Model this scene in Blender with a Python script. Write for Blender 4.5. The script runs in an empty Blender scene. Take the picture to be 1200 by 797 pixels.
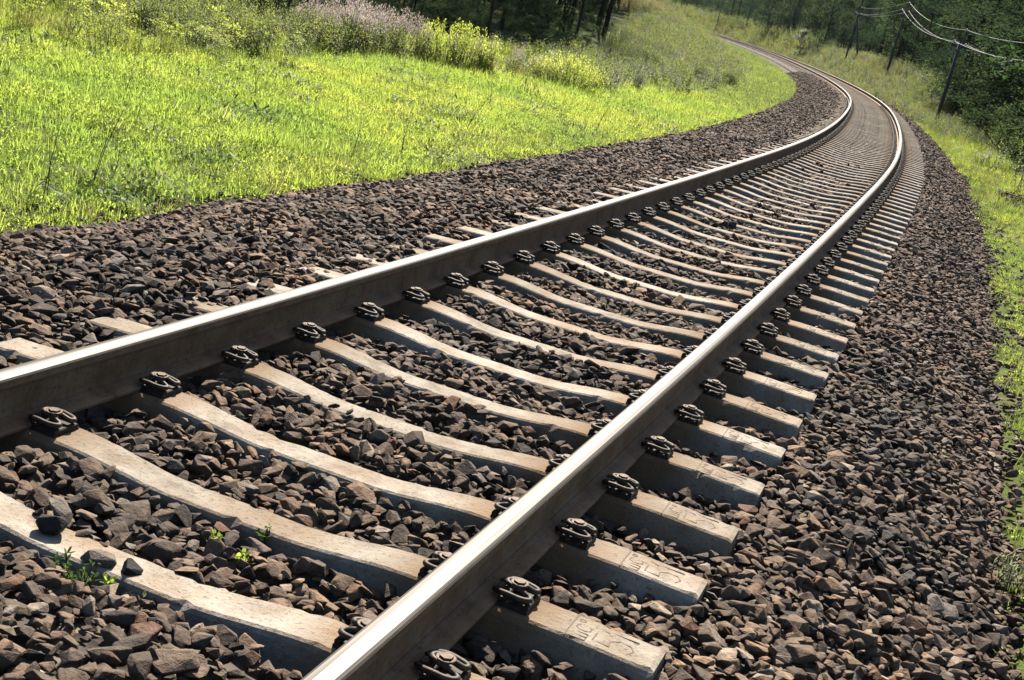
import bpy, bmesh, math, random
import numpy as np
from mathutils import Vector, Matrix

rng = np.random.default_rng(7)
random.seed(7)
scene = bpy.context.scene
COL = scene.collection

# ------------------------------------------------------------------ track alignment
S = np.concatenate([np.arange(-8, 60, .25), np.arange(60, 460, 1.0)])
KN = np.array([0, 8, 16, 24, 32, 45, 60, 80, 120, 180, 300.])
KAP = np.array([.003690, .001661, .000631, .003909, .002324, .001023, .002650, .001765, .000779, .001993, .003807])
_k = np.interp(S, KN, KAP)
_ds = np.diff(S)
TH = np.concatenate([[0], np.cumsum((_k[1:] + _k[:-1]) / 2 * _ds)])
_i0 = int(np.argmin(abs(S)))
TH = TH - TH[_i0]
_tm = (TH[1:] + TH[:-1]) / 2
PX = np.concatenate([[0], np.cumsum(-np.sin(_tm) * _ds)])
PY = np.concatenate([[0], np.cumsum(np.cos(_tm) * _ds)])
PX = PX - PX[_i0]
PY = PY - PY[_i0]
PZ = np.where(S > 30, 2.0257e-5 * (S - 30) ** 2, 0)
S0, SP = 3.5038, .58914            # a sleeper stands at S0 + k*SP
C = .7965                          # rail centre from track centre
CAM = np.array([1.77522, 0, 1.66236])
FPX, YAW, PITCH, ROLL = 1615.8, -.297302, .248640, .235246


def W(s, lat, z):
    s = np.asarray(s, float)
    lat = np.asarray(lat, float)
    t = np.interp(s, S, TH)
    return np.stack([np.interp(s, S, PX) + np.cos(t) * lat, np.interp(s, S, PY) + np.sin(t) * lat,
                     np.interp(s, S, PZ) + z], -1)


def heading(s):
    return np.interp(s, S, TH)


def sl_of(x, y):
    x = np.asarray(x, float).ravel()
    y = np.asarray(y, float).ravel()
    s = np.empty_like(x)
    lat = np.empty_like(x)
    for a in range(0, len(x), 4000):
        b = slice(a, a + 4000)
        d = (x[b, None] - PX) ** 2 + (y[b, None] - PY) ** 2
        i = d.argmin(1)
        dx, dy = x[b] - PX[i], y[b] - PY[i]
        s[b] = S[i] - np.sin(TH[i]) * dx + np.cos(TH[i]) * dy
        lat[b] = np.cos(TH[i]) * dx + np.sin(TH[i]) * dy
    return s, lat


_f = np.array([math.sin(YAW) * math.cos(PITCH), math.cos(YAW) * math.cos(PITCH), -math.sin(PITCH)])
_r = np.array([math.cos(YAW), -math.sin(YAW), 0])
_u = np.cross(_r, _f)
CR = math.cos(ROLL) * _r + math.sin(ROLL) * _u
CU = -math.sin(ROLL) * _r + math.cos(ROLL) * _u


def in_view(p, margin=90):
    d = p - CAM
    w = d @ _f
    ws = np.maximum(w, .05)
    px = 600 + FPX * (d @ CR) / ws
    py = 398.5 - FPX * (d @ CU) / ws
    m = margin + 900 / ws
    return (w > .3) & (px > -m) & (px < 1200 + m) & (py > -m - 60) & (py < 797 + m)


def sm(t):
    t = np.clip(t, 0, 1)
    return t * t * (3 - 2 * t)


def wob(x, y):
    return (.5 * np.sin(.9 * x + .7 * y) + .35 * np.sin(1.7 * x - 1.3 * y + 1) + .3 * np.sin(.37 * x + .51 * y + 2))


def H(s, lat):
    """ground height above the sleeper tops' datum of the near track"""
    s = np.asarray(s, float)
    lat = np.asarray(lat, float)
    zt = np.interp(s, S, PZ)
    a = -lat
    h = np.full(np.broadcast(s, lat).shape, -.40)
    h = h + .05 * wob(s, lat) * sm((np.abs(lat) - 2.6) / 2)
    left = .08 * sm((a - 3.2) / 3) + 1.95 * sm((s - 40) / 85) * sm((a - 4.6) / 10.0)
    left = left - 1.3 * sm((a - 11.0) / 6) * (1 - sm((s - 40) / 30)) * sm((s - 20) / 6)
    left = left + .05 * np.clip(a - 22, 0, 200) * sm((s - 60) / 60)
    right = -2.0 * sm((lat - 4.3) / 5) * (1 - sm((s - 55) / 35))
    right = right + 2.2 * sm((lat - 2.45) / 2.9) * sm((s - 72) / 38) + .03 * np.clip(lat - 10, 0, 300)
    h = h + np.where(lat < 0, left, right)
    h = np.where((lat > -3.0) & (lat < 2.2), -.62, h)
    h = np.where((lat <= -3.0) & (lat > -3.35), -.62 + (h + .62) * sm((-lat - 3.0) / .35), h)
    h = np.where((lat >= 2.2) & (lat < 2.5), -.62 + (h + .62) * sm((lat - 2.2) / .3), h)
    return h + zt


# ------------------------------------------------------------------ object helpers
def tag(o, label=None, cat=None, group=None, kind=None):
    if label:
        o['label'] = label
    if cat:
        o['category'] = cat
    if group:
        o['group'] = group
    if kind:
        o['kind'] = kind
    return o


def mesh_obj(name, v, f, mats, parent=None, smooth=False, midx=None, link=True):
    me = bpy.data.meshes.new(name)
    me.from_pydata([tuple(map(float, q)) for q in v], [], [tuple(map(int, q)) for q in f])
    for m in (mats if isinstance(mats, (list, tuple)) else [mats]):
        me.materials.append(m)
    if midx is not None:
        me.polygons.foreach_set('material_index', np.asarray(midx, dtype=np.int32))
    if smooth:
        me.polygons.foreach_set('use_smooth', np.ones(len(me.polygons), dtype=bool))
    me.update()
    o = bpy.data.objects.new(name, me)
    if link:
        COL.objects.link(o)
    if parent is not None:
        o.parent = parent
    return o


def empty(name, loc=(0, 0, 0), rz=0):
    o = bpy.data.objects.new(name, None)
    o.empty_display_size = .2
    COL.objects.link(o)
    o.location = loc
    o.rotation_euler = (0, 0, rz)
    return o


def copy_tree(o, parent=None):
    c = o.copy()
    COL.objects.link(c)
    c.parent = parent
    for ch in list(o.children):
        copy_tree(ch, c)
    return c


class MB:
    """collects shapes of one part"""
    def __init__(self):
        self.v, self.f, self.m = [], [], []

    def add(self, v, f, m=0):
        n = len(self.v)
        self.v.extend([tuple(map(float, q)) for q in v])
        self.f.extend([tuple(n + int(i) for i in q) for q in f])
        self.m.extend([m] * len(f))
        return self

    def box(self, c, d, rot=None, m=0, bev=0):
        c = Vector(c)
        hx, hy, hz = d[0] / 2, d[1] / 2, d[2] / 2
        if bev:
            b = bev
            vs = []
            for z, k in ((-hz, b), (-hz + b, 0), (hz - b, 0), (hz, b)):
                vs += [(-hx + k, -hy + k, z), (hx - k, -hy + k, z), (hx - k, hy - k, z), (-hx + k, hy - k, z)]
            fs = [(3, 2, 1, 0), (12, 13, 14, 15)]
            for r in range(3):
                for i in range(4):
                    j = (i + 1) % 4
                    fs.append((r * 4 + i, r * 4 + j, r * 4 + 4 + j, r * 4 + 4 + i))
        else:
            vs = [(x, y, z) for z in (-hz, hz) for x, y in ((-hx, -hy), (hx, -hy), (hx, hy), (-hx, hy))]
            fs = [(3, 2, 1, 0), (4, 5, 6, 7), (0, 1, 5, 4), (1, 2, 6, 5), (2, 3, 7, 6), (3, 0, 4, 7)]
        vs = [(rot @ Vector(q) if rot else Vector(q)) + c for q in vs]
        return self.add(vs, fs, m)

    def tube(self, pts, rad, n=8, m=0, cap=True):
        pts = [Vector(p) for p in pts]
        if not isinstance(rad, (list, tuple, np.ndarray)):
            rad = [rad] * len(pts)
        vs, fs = [], []
        prev = None
        for i, p in enumerate(pts):
            t = (pts[min(i + 1, len(pts) - 1)] - pts[max(i - 1, 0)]).normalized()
            if prev is None:
                up = Vector((0, 0, 1)) if abs(t.z) < .9 else Vector((1, 0, 0))
                a = t.cross(up).normalized()
            else:
                a = (prev - t * prev.dot(t)).normalized()
            prev = a
            b = t.cross(a)
            for k in range(n):
                an = 2 * math.pi * k / n
                vs.append(p + (a * math.cos(an) + b * math.sin(an)) * rad[i])
        for i in range(len(pts) - 1):
            for k in range(n):
                j = (k + 1) % n
                fs.append((i * n + k, i * n + j, (i + 1) * n + j, (i + 1) * n + k))
        if cap:
            fs.append(tuple(range(n - 1, -1, -1)))
            fs.append(tuple((len(pts) - 1) * n + k for k in range(n)))
        return self.add(vs, fs, m)

    def build(self, name, mats, parent=None, smooth=False, link=True):
        return mesh_obj(name, self.v, self.f, mats, parent, smooth, self.m, link)


# ------------------------------------------------------------------ materials
def newmat(name):
    m = bpy.data.materials.new(name)
    m.use_nodes = True
    nt = m.node_tree
    nt.nodes.clear()
    out = nt.nodes.new('ShaderNodeOutputMaterial')
    return m, nt, out


def nd(nt, t, **kw):
    n = nt.nodes.new(t)
    for k, v in kw.items():
        if k.startswith('i_'):
            key = k[2:]
            key = int(key) if key.isdigit() else key.replace('_', ' ')
            n.inputs[key].default_value = v
        else:
            setattr(n, k, v)
    return n


def ramp(nt, fac, stops, interp='LINEAR'):
    r = nt.nodes.new('ShaderNodeValToRGB')
    r.color_ramp.interpolation = interp
    els = r.color_ramp.elements
    while len(els) < len(stops):
        els.new(.5)
    for e, (p, c) in zip(els, stops):
        e.position = p
        e.color = (*c, 1) if len(c) == 3 else c
    nt.links.new(fac, r.inputs[0])
    return r.outputs[0]


def mix(nt, a, b, fac, mode='MIX'):
    n = nt.nodes.new('ShaderNodeMix')
    n.data_type = 'RGBA'
    n.blend_type = mode
    for sock, val in ((n.inputs[0], fac), (n.inputs[6], a), (n.inputs[7], b)):
        if hasattr(val, 'is_output'):
            nt.links.new(val, sock)
        elif isinstance(val, (int, float)):
            sock.default_value = val
        else:
            sock.default_value = (*val, 1)
    return n.outputs[2]


def noise(nt, scale, detail=4, rough=.6, co='Object', vec=None):
    n = nd(nt, 'ShaderNodeTexNoise')
    n.inputs['Scale'].default_value = scale
    n.inputs['Detail'].default_value = detail
    n.inputs['Roughness'].default_value = rough
    if vec is None:
        tc = nd(nt, 'ShaderNodeTexCoord')
        vec = tc.outputs[co]
    nt.links.new(vec, n.inputs['Vector'])
    return n.outputs['Fac']


def bump(nt, h, strength, dist):
    b = nd(nt, 'ShaderNodeBump')
    b.inputs['Strength'].default_value = strength
    b.inputs['Distance'].default_value = dist
    nt.links.new(h, b.inputs['Height'])
    return b.outputs['Normal']


def princ(nt, out, col, rough=.8, metal=0, normal=None, spec=.4):
    p = nd(nt, 'ShaderNodeBsdfPrincipled')
    if hasattr(col, 'is_output'):
        nt.links.new(col, p.inputs['Base Color'])
    else:
        p.inputs['Base Color'].default_value = (*col, 1)
    if hasattr(rough, 'is_output'):
        nt.links.new(rough, p.inputs['Roughness'])
    else:
        p.inputs['Roughness'].default_value = rough
    p.inputs['Metallic'].default_value = metal
    p.inputs['Specular IOR Level'].default_value = spec
    if normal is not None:
        nt.links.new(normal, p.inputs['Normal'])
    nt.links.new(p.outputs[0], out.inputs[0])
    return p


def world_pos(nt):
    return nd(nt, 'ShaderNodeNewGeometry').outputs['Position']


def inst_random(nt):
    return nd(nt, 'ShaderNodeObjectInfo').outputs['Random']


def leaf_mat(name, stops, trans, tmix=.45, rough=.55, patch=None, pscale=.35, spec=.25):
    """thin leaf: diffuse + translucent; stops vary by instance and by patch of ground"""
    m, nt, out = newmat(name)
    rnd = inst_random(nt)
    col = ramp(nt, rnd, stops)
    tcol = ramp(nt, rnd, trans)
    if patch:
        n = noise(nt, pscale, 3, .6, vec=world_pos(nt))
        f = ramp(nt, n, [(.40, (0, 0, 0)), (.62, (1, 1, 1))])
        col = mix(nt, col, patch[0], f)
        tcol = mix(nt, tcol, patch[1], f)
    d = nd(nt, 'ShaderNodeBsdfPrincipled')
    nt.links.new(col, d.inputs['Base Color'])
    d.inputs['Roughness'].default_value = rough
    d.inputs['Specular IOR Level'].default_value = spec
    t = nd(nt, 'ShaderNodeBsdfTranslucent')
    nt.links.new(tcol, t.inputs[0])
    mx = nd(nt, 'ShaderNodeMixShader')
    mx.inputs[0].default_value = tmix
    nt.links.new(d.outputs[0], mx.inputs[1])
    nt.links.new(t.outputs[0], mx.inputs[2])
    nt.links.new(mx.outputs[0], out.inputs[0])
    return m


M = {}


def build_materials():
    # weathered concrete
    m, nt, out = newmat('weathered_concrete')
    wp = world_pos(nt)
    n1 = noise(nt, 9, 6, .65, vec=wp)
    n2 = noise(nt, 70, 4, .7, vec=wp)
    n3 = noise(nt, 2.2, 3, .6, vec=wp)
    c = ramp(nt, n1, [(.28, (.21, .178, .140)), (.5, (.34, .298, .242)), (.72, (.43, .390, .335))])
    c = mix(nt, c, (.25, .175, .11), ramp(nt, n3, [(.44, (0, 0, 0)), (.68, (.8, .8, .8))]))
    c = mix(nt, c, (.10, .08, .058), ramp(nt, n2, [(.56, (0, 0, 0)), (.68, (.8, .8, .8))]))
    n4 = noise(nt, 26, 6, .75, vec=wp)
    c = mix(nt, c, (.17, .13, .09), ramp(nt, n4, [(.58, (0, 0, 0)), (.64, (.55, .55, .55))]))
    # rust and grease washed out from the rail seats
    tc = nd(nt, 'ShaderNodeTexCoord')
    sx = nd(nt, 'ShaderNodeSeparateXYZ')
    nt.links.new(tc.outputs['Object'], sx.inputs[0])
    ab = nd(nt, 'ShaderNodeMath', operation='ABSOLUTE')
    nt.links.new(sx.outputs[0], ab.inputs[0])
    su = nd(nt, 'ShaderNodeMath', operation='SUBTRACT')
    nt.links.new(ab.outputs[0], su.inputs[0])
    su.inputs[1].default_value = .797
    a2 = nd(nt, 'ShaderNodeMath', operation='ABSOLUTE')
    nt.links.new(su.outputs[0], a2.inputs[0])
    ns = nd(nt, 'ShaderNodeMath', operation='MULTIPLY_ADD')
    nt.links.new(n1, ns.inputs[0])
    ns.inputs[1].default_value = -.30
    nt.links.new(a2.outputs[0], ns.inputs[2])
    st = ramp(nt, ns.outputs[0], [(.0, (.85, .85, .85)), (.16, (0, 0, 0))])
    c = mix(nt, c, (.19, .115, .06), st)
    rr = inst_random(nt)
    c = mix(nt, c, ramp(nt, rr, [(0, (1.1, 1.08, 1.05)), (.5, (1.28, 1.26, 1.25)), (1, (1.42, 1.41, 1.42))]), 1.0, 'MULTIPLY')
    hb = nd(nt, 'ShaderNodeMath', operation='ADD')
    nt.links.new(n2, hb.inputs[0])
    nt.links.new(n4, hb.inputs[1])
    princ(nt, out, c, .92, normal=bump(nt, hb.outputs[0], .7, .006), spec=.2)
    M['concrete'] = m
    m, nt, out = newmat('cast_groove')
    princ(nt, out, (.20, .155, .11), .95)
    M['groove'] = m
    # rail steel
    m, nt, out = newmat('polished_rail_top')
    at = nd(nt, 'ShaderNodeAttribute', attribute_name='along')
    n = noise(nt, 1.0, 5, .65, vec=at.outputs['Vector'])
    r = ramp(nt, n, [(.3, (.48, .48, .48)), (.7, (.62, .62, .62))])
    c = ramp(nt, n, [(.3, (.07, .062, .055)), (.7, (.19, .175, .16))])
    princ(nt, out, c, r, 1.0)
    M['rail_top'] = m
    m, nt, out = newmat('worn_rail_shoulder')
    n = noise(nt, 18, 4, .6, vec=world_pos(nt))
    princ(nt, out, ramp(nt, n, [(.3, (.20, .16, .125)), (.7, (.30, .25, .20))]), .5, .6)
    M['rail_shoulder'] = m
    m, nt, out = newmat('rusty_rail_side')
    wp = world_pos(nt)
    n = noise(nt, 6, 5, .7, vec=wp)
    n2 = noise(nt, 60, 3, .7, vec=wp)
    c = ramp(nt, n, [(.3, (.15, .088, .048)), (.5, (.27, .165, .092)), (.62, (.32, .215, .13)), (.78, (.40, .19, .075))])
    c = mix(nt, c, (.05, .035, .028), ramp(nt, n2, [(.55, (0, 0, 0)), (.7, (.6, .6, .6))]))
    princ(nt, out, c, .72, .0, normal=bump(nt, n2, .3, .002), spec=.25)
    M['rail_side'] = m
    # clips
    m, nt, out = newmat('oily_spring_steel')
    n = noise(nt, 90, 3, .6)
    princ(nt, out, ramp(nt, n, [(.35, (.035, .028, .022)), (.7, (.12, .085, .06))]), .6, .25)
    M['clip'] = m
    m, nt, out = newmat('dark_fastening_plate')
    n = noise(nt, 60, 3, .6)
    princ(nt, out, ramp(nt, n, [(.35, (.018, .016, .014)), (.7, (.06, .045, .034))]), .7, .2)
    M['plate'] = m
    m, nt, out = newmat('rusty_bolt')
    n = noise(nt, 60, 3, .6)
    princ(nt, out, ramp(nt, n, [(.35, (.05, .035, .025)), (.7, (.16, .105, .065))]), .65, .3)
    M['bolt'] = m
    # stones
    m, nt, out = newmat('crushed_stone')
    rnd = inst_random(nt)
    wp = world_pos(nt)
    c = ramp(nt, rnd, [(0, (.085, .070, .060)), (.18, (.24, .180, .130)), (.34, (.125, .105, .092)), (.50, (.34, .245, .168)),
                       (.64, (.19, .150, .118)), (.78, (.40, .30, .212)), (.88, (.26, .145, .092)), (.94, (.30, .27, .24)), (1, (.56, .47, .37))])
    n = noise(nt, 45, 5, .7, vec=wp)
    c = mix(nt, c, ramp(nt, n, [(.3, (.50, .48, .47)), (.7, (1.38, 1.34, 1.28))]), 1.0, 'MULTIPLY')
    big = noise(nt, .9, 2, .5, vec=wp)
    c = mix(nt, c, ramp(nt, big, [(.36, (.50, .50, .515)), (.64, (1.0, .88, .775))]), 1.0, 'MULTIPLY')
    princ(nt, out, c, .82, normal=bump(nt, n, .9, .010), spec=.3)
    M['stone'] = m
    m, nt, out = newmat('dark_basalt')
    n = noise(nt, 40, 5, .7, vec=world_pos(nt))
    princ(nt, out, ramp(nt, n, [(.3, (.022, .021, .022)), (.7, (.060, .055, .052))]), .8, normal=bump(nt, n, .8, .008), spec=.3)
    M['dark_stone'] = m
    m, nt, out = newmat('gravel_bed')
    wp = world_pos(nt)
    vo = nd(nt, 'ShaderNodeTexVoronoi')
    vo.inputs['Scale'].default_value = 13
    nt.links.new(wp, vo.inputs['Vector'])
    hs = nd(nt, 'ShaderNodeSeparateColor')
    nt.links.new(vo.outputs['Color'], hs.inputs[0])
    c = ramp(nt, hs.outputs[0], [(0, (.06, .05, .046)), (.45, (.12, .095, .08)), (.8, (.19, .15, .115)), (1, (.28, .22, .17))])
    princ(nt, out, c, .9, normal=bump(nt, vo.outputs['Distance'], 1.0, .05), spec=.25)
    M['gravel'] = m
    # ground
    m, nt, out = newmat('ground_soil')
    wp = world_pos(nt)
    n1 = noise(nt, .5, 6, .65, vec=wp)
    n2 = noise(nt, 7, 5, .7, vec=wp)
    c = ramp(nt, n1, [(.3, (.085, .115, .03)), (.55, (.12, .15, .036)), (.75, (.15, .14, .06))])
    c = mix(nt, c, ramp(nt, n2, [(.3, (.45, .45, .45)), (.7, (1.3, 1.3, 1.3))]), 1.0, 'MULTIPLY')
    princ(nt, out, c, .95, normal=bump(nt, n2, .8, .06), spec=.1)
    M['ground'] = m
    # bark, poles
    m, nt, out = newmat('pine_bark')
    n = noise(nt, 5, 5, .7)
    princ(nt, out, ramp(nt, n, [(.3, (.035, .026, .022)), (.7, (.11, .078, .06))]), .95, normal=bump(nt, n, .6, .03), spec=.1)
    M['bark'] = m
    m, nt, out = newmat('tarred_pole_wood')
    n = noise(nt, 4, 4, .7)
    princ(nt, out, ramp(nt, n, [(.3, (.11, .11, .115)), (.7, (.20, .195, .19))]), .85, spec=.2)
    M['pole'] = m
    m, nt, out = newmat('porcelain')
    princ(nt, out, (.62, .60, .56), .3)
    M['porcelain'] = m
    m, nt, out = newmat('aluminium_wire')
    princ(nt, out, (.42, .42, .43), .55, .3)
    M['wire'] = m
    # vegetation
    M['meadow'] = leaf_mat('meadow_leaf', [(0, (.20, .28, .05)), (.5, (.24, .31, .06)), (1, (.30, .35, .09))],
                           [(0, (.52, .68, .09)), (.5, (.66, .76, .11)), (1, (.78, .80, .19))], .60, rough=.6, spec=.15,
                           patch=((.19, .26, .05), (.44, .62, .10)), pscale=.28)
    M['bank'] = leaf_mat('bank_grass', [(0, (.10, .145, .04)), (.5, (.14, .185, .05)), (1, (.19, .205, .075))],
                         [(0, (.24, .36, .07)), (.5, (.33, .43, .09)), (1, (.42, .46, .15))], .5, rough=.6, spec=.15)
    M['meadow_dark'] = leaf_mat('broad_leaf', [(0, (.05, .10, .02)), (1, (.09, .16, .035))],
                                [(0, (.12, .24, .03)), (1, (.25, .38, .05))], .4)
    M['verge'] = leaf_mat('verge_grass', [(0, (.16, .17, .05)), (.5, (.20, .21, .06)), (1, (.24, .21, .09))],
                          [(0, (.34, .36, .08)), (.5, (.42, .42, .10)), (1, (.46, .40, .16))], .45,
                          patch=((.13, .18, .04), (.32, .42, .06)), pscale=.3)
    M['dry'] = leaf_mat('dry_grass', [(0, (.24, .19, .10)), (.5, (.30, .23, .13)), (1, (.22, .20, .09))],
                        [(0, (.42, .34, .17)), (1, (.46, .40, .17))], .4)
    M['pink'] = leaf_mat('seed_head_pink', [(0, (.42, .33, .29)), (1, (.52, .43, .38))],
                         [(0, (.58, .46, .40)), (1, (.66, .56, .50))], .5)
    M['weed'] = leaf_mat('tall_weed_leaf', [(0, (.06, .09, .03)), (.5, (.10, .14, .04)), (1, (.15, .17, .06))],
                         [(0, (.27, .38, .06)), (1, (.55, .60, .13))], .52)
    M['silver'] = leaf_mat('silvery_weed_leaf', [(0, (.15, .18, .08)), (1, (.26, .28, .16))],
                           [(0, (.28, .34, .12)), (1, (.42, .46, .24))], .42)
    M['gold'] = leaf_mat('goldenrod_flower', [(0, (.46, .54, .07)), (1, (.58, .62, .10))],
                         [(0, (.66, .80, .09)), (1, (.80, .88, .14))], .6)
    M['white'] = leaf_mat('white_seed_fluff', [(0, (.55, .54, .46)), (1, (.65, .64, .58))],
                          [(0, (.55, .54, .46)), (1, (.65, .64, .58))], .4)
    M['stem'] = leaf_mat('weed_stem', [(0, (.10, .11, .04)), (1, (.16, .14, .07))], [(0, (.1, .1, .04)), (1, (.15, .13, .07))], .15)
    M['needles'] = leaf_mat('pine_needles', [(0, (.016, .038, .022)), (.5, (.024, .052, .026)), (1, (.036, .068, .030))],
                            [(0, (.05, .11, .045)), (1, (.12, .20, .07))], .33, rough=.8, spec=.08)
    M['broadleaf'] = leaf_mat('tree_leaf', [(0, (.025, .055, .016)), (.5, (.035, .075, .02)), (1, (.05, .09, .024))],
                              [(0, (.08, .16, .04)), (1, (.16, .25, .05))], .40, rough=.75, spec=.08)
    M['shrubleaf'] = leaf_mat('shrub_leaf', [(0, (.045, .09, .03)), (1, (.08, .125, .04))],
                              [(0, (.12, .22, .05)), (1, (.22, .30, .07))], .4, rough=.8, spec=.06)
    M['paleleaf'] = leaf_mat('pale_shrub_leaf', [(0, (.20, .24, .12)), (1, (.27, .30, .17))],
                             [(0, (.34, .40, .18)), (1, (.40, .46, .22))], .4)


build_materials()


# ------------------------------------------------------------------ world, sun, camera
SUN_AZ, SUN_EL = math.radians(17), math.radians(42)      # azimuth left of the near track's direction


def setup_light():
    w = bpy.data.worlds.new('World')
    scene.world = w
    w.use_nodes = True
    nt = w.node_tree
    bg = nt.nodes['Background']
    sky = nt.nodes.new('ShaderNodeTexSky')
    sky.sky_type = 'NISHITA'
    sky.sun_disc = False
    sky.sun_elevation = SUN_EL
    sky.sun_rotation = -SUN_AZ
    sky.air_density = 1.0
    sky.dust_density = 1.0
    nt.links.new(sky.outputs[0], bg.inputs[0])
    bg.inputs[1].default_value = .05
    L = bpy.data.lights.new('sun', 'SUN')
    L.energy = 5.0
    L.angle = math.radians(.53)
    L.color = (1, .93, .82)
    o = bpy.data.objects.new('sun', L)
    COL.objects.link(o)
    d = Vector((-math.sin(SUN_AZ) * math.cos(SUN_EL), math.cos(SUN_AZ) * math.cos(SUN_EL), math.sin(SUN_EL)))
    o.rotation_euler = d.to_track_quat('Z', 'Y').to_euler()
    o.location = d * 60
    cam = bpy.data.cameras.new('camera')
    cam.sensor_width = 36
    cam.sensor_fit = 'HORIZONTAL'
    cam.lens = 36 * FPX / 1200
    cam.clip_start = .05
    cam.clip_end = 3000
    co = bpy.data.objects.new('camera', cam)
    COL.objects.link(co)
    mw = Matrix.Identity(4)
    for i in range(3):
        mw[i][0], mw[i][1], mw[i][2], mw[i][3] = CR[i], CU[i], -_f[i], CAM[i]
    co.matrix_world = mw
    scene.camera = co
    vs = scene.view_settings
    vs.view_transform = 'Standard'
    vs.look = 'None'
    vs.exposure = EXPOSURE
    vs.gamma = 1
    vs.use_curve_mapping = False
    scene.cycles.max_bounces = 6
    scene.cycles.transparent_max_bounces = 4
    scene.cycles.diffuse_bounces = 0
    scene.cycles.glossy_bounces = 2
    scene.cycles.transmission_bounces = 3


EXPOSURE = 1.0
setup_light()


# ------------------------------------------------------------------ scatter (geometry nodes, stuff only)
def protos(name, objs):
    c = bpy.data.collections.new(name)
    for o in objs:
        c.objects.link(o)
    return c


def scatter(name, pts, rot, scl, idx, coll, label=None, cat=None):
    pts = np.asarray(pts, dtype=np.float32)
    n = len(pts)
    me = bpy.data.meshes.new(name)
    me.vertices.add(n)
    me.vertices.foreach_set('co', pts.ravel())
    a = me.attributes.new('rot', 'FLOAT_VECTOR', 'POINT')
    a.data.foreach_set('vector', np.asarray(rot, dtype=np.float32).ravel())
    a = me.attributes.new('scl', 'FLOAT_VECTOR', 'POINT')
    a.data.foreach_set('vector', np.asarray(scl, dtype=np.float32).ravel())
    a = me.attributes.new('idx', 'INT', 'POINT')
    a.data.foreach_set('value', np.asarray(idx, dtype=np.int32))
    o = bpy.data.objects.new(name, me)
    COL.objects.link(o)
    g = bpy.data.node_groups.new(name + '_scatter', 'GeometryNodeTree')
    g.interface.new_socket('Geometry', in_out='INPUT', socket_type='NodeSocketGeometry')
    g.interface.new_socket('Geometry', in_out='OUTPUT', socket_type='NodeSocketGeometry')
    gi = g.nodes.new('NodeGroupInput')
    go = g.nodes.new('NodeGroupOutput')
    ci = g.nodes.new('GeometryNodeCollectionInfo')
    ci.inputs['Collection'].default_value = coll
    ci.inputs['Separate Children'].default_value = True
    ci.inputs['Reset Children'].default_value = True
    ip = g.nodes.new('GeometryNodeInstanceOnPoints')
    ip.inputs['Pick Instance'].default_value = True

    def attr(nm, t):
        q = g.nodes.new('GeometryNodeInputNamedAttribute')
        q.data_type = t
        q.inputs['Name'].default_value = nm
        return next(s for s in q.outputs if s.enabled and s.name == 'Attribute')
    er = g.nodes.new('FunctionNodeEulerToRotation')
    L = g.links.new
    L(gi.outputs[0], ip.inputs['Points'])
    L(ci.outputs[0], ip.inputs['Instance'])
    L(attr('idx', 'INT'), ip.inputs['Instance Index'])
    L(attr('rot', 'FLOAT_VECTOR'), er.inputs[0])
    L(er.outputs[0], ip.inputs['Rotation'])
    L(attr('scl', 'FLOAT_VECTOR'), ip.inputs['Scale'])
    L(ip.outputs[0], go.inputs[0])
    md = o.modifiers.new('scatter', 'NODES')
    md.node_group = g
    tag(o, label, cat, kind='stuff')
    return o


# ------------------------------------------------------------------ ground and bed
def build_ground():
    def axis(parts):
        a = [np.arange(*p) for p in parts]
        return np.unique(np.round(np.concatenate(a), 3))
    xs = axis([(-400, -90, 20), (-90, -40, 3), (-40, -16, .8), (-16, 6, .3), (6, 20, .8), (20, 60, 4), (60, 301, 20)])
    ys = axis([(-60, -4, 8), (-4, 60, .4), (60, 130, 1.0), (130, 300, 3), (300, 600, 20)])
    X, Y = np.meshgrid(xs, ys)
    s, lat = sl_of(X, Y)
    s = np.clip(s, -8, 455)
    z = H(s, lat)
    v = np.stack([X.ravel(), Y.ravel(), z], -1)
    nx, ny = len(xs), len(ys)
    i = (np.arange(ny - 1)[:, None] * nx + np.arange(nx - 1)).ravel()
    f = np.stack([i, i + 1, i + nx + 1, i + nx], -1)
    o = mesh_obj('ground', v, f, M['ground'], smooth=True)
    tag(o, 'uneven grassy ground of meadow, verges and wood floor', 'ground', kind='structure')


PL = np.array([-3.9, -3.35, -3.0, -2.5, -2.1, -1.75, -1.4, -1.2, -1.0, -.8, -.4, 0, .4, .75, .9, 1.1, 1.35, 1.6, 1.85, 2.1, 2.35, 2.6, 3.0])
PZF = np.array([-.75, -.43, -.32, -.17, -.07, -.02, -.02, -.03, -.048, -.055, -.040, -.043, -.044, -.065, -.095, -.092, -.070, -.065, -.125, -.27, -.39, -.47, -.7])


def bed_z(s, lat):
    z = np.interp(lat, PL, PZF)
    z = z + .012 * np.sin(3.1 * s + 2 * lat) + .010 * np.sin(1.3 * s - 4 * lat + 1)
    # deeper ballast heaped at the near end of the crib
    z = z + .06 * sm((2.85 - s) / .25) * sm((.75 - np.abs(lat + .15)) / .15)
    return z


def build_bed():
    ss = np.unique(np.concatenate([np.arange(-3, 30, .3), np.arange(30, 120, 1.0), np.arange(120, 345, 3.0)]))
    la = np.unique(np.concatenate([PL, np.arange(-3.4, 2.7, .15)]))
    A, B = np.meshgrid(ss, la, indexing='ij')
    dz = np.interp(A, [0, 60, 110], [-.075, -.065, -.04])
    v = W(A.ravel(), B.ravel(), (bed_z(A, B) + dz).ravel())
    n = len(la)
    i = (np.arange(len(ss) - 1)[:, None] * n + np.arange(n - 1)).ravel()
    f = np.stack([i, i + 1, i + n + 1, i + n], -1)
    f = f[:, ::-1]
    o = mesh_obj('ground_track_bed', v, f, M['gravel'], smooth=True)
    o.name = 'track_bed'
    tag(o, 'dark gravel bed under the rails', 'track bed', kind='structure')


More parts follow.
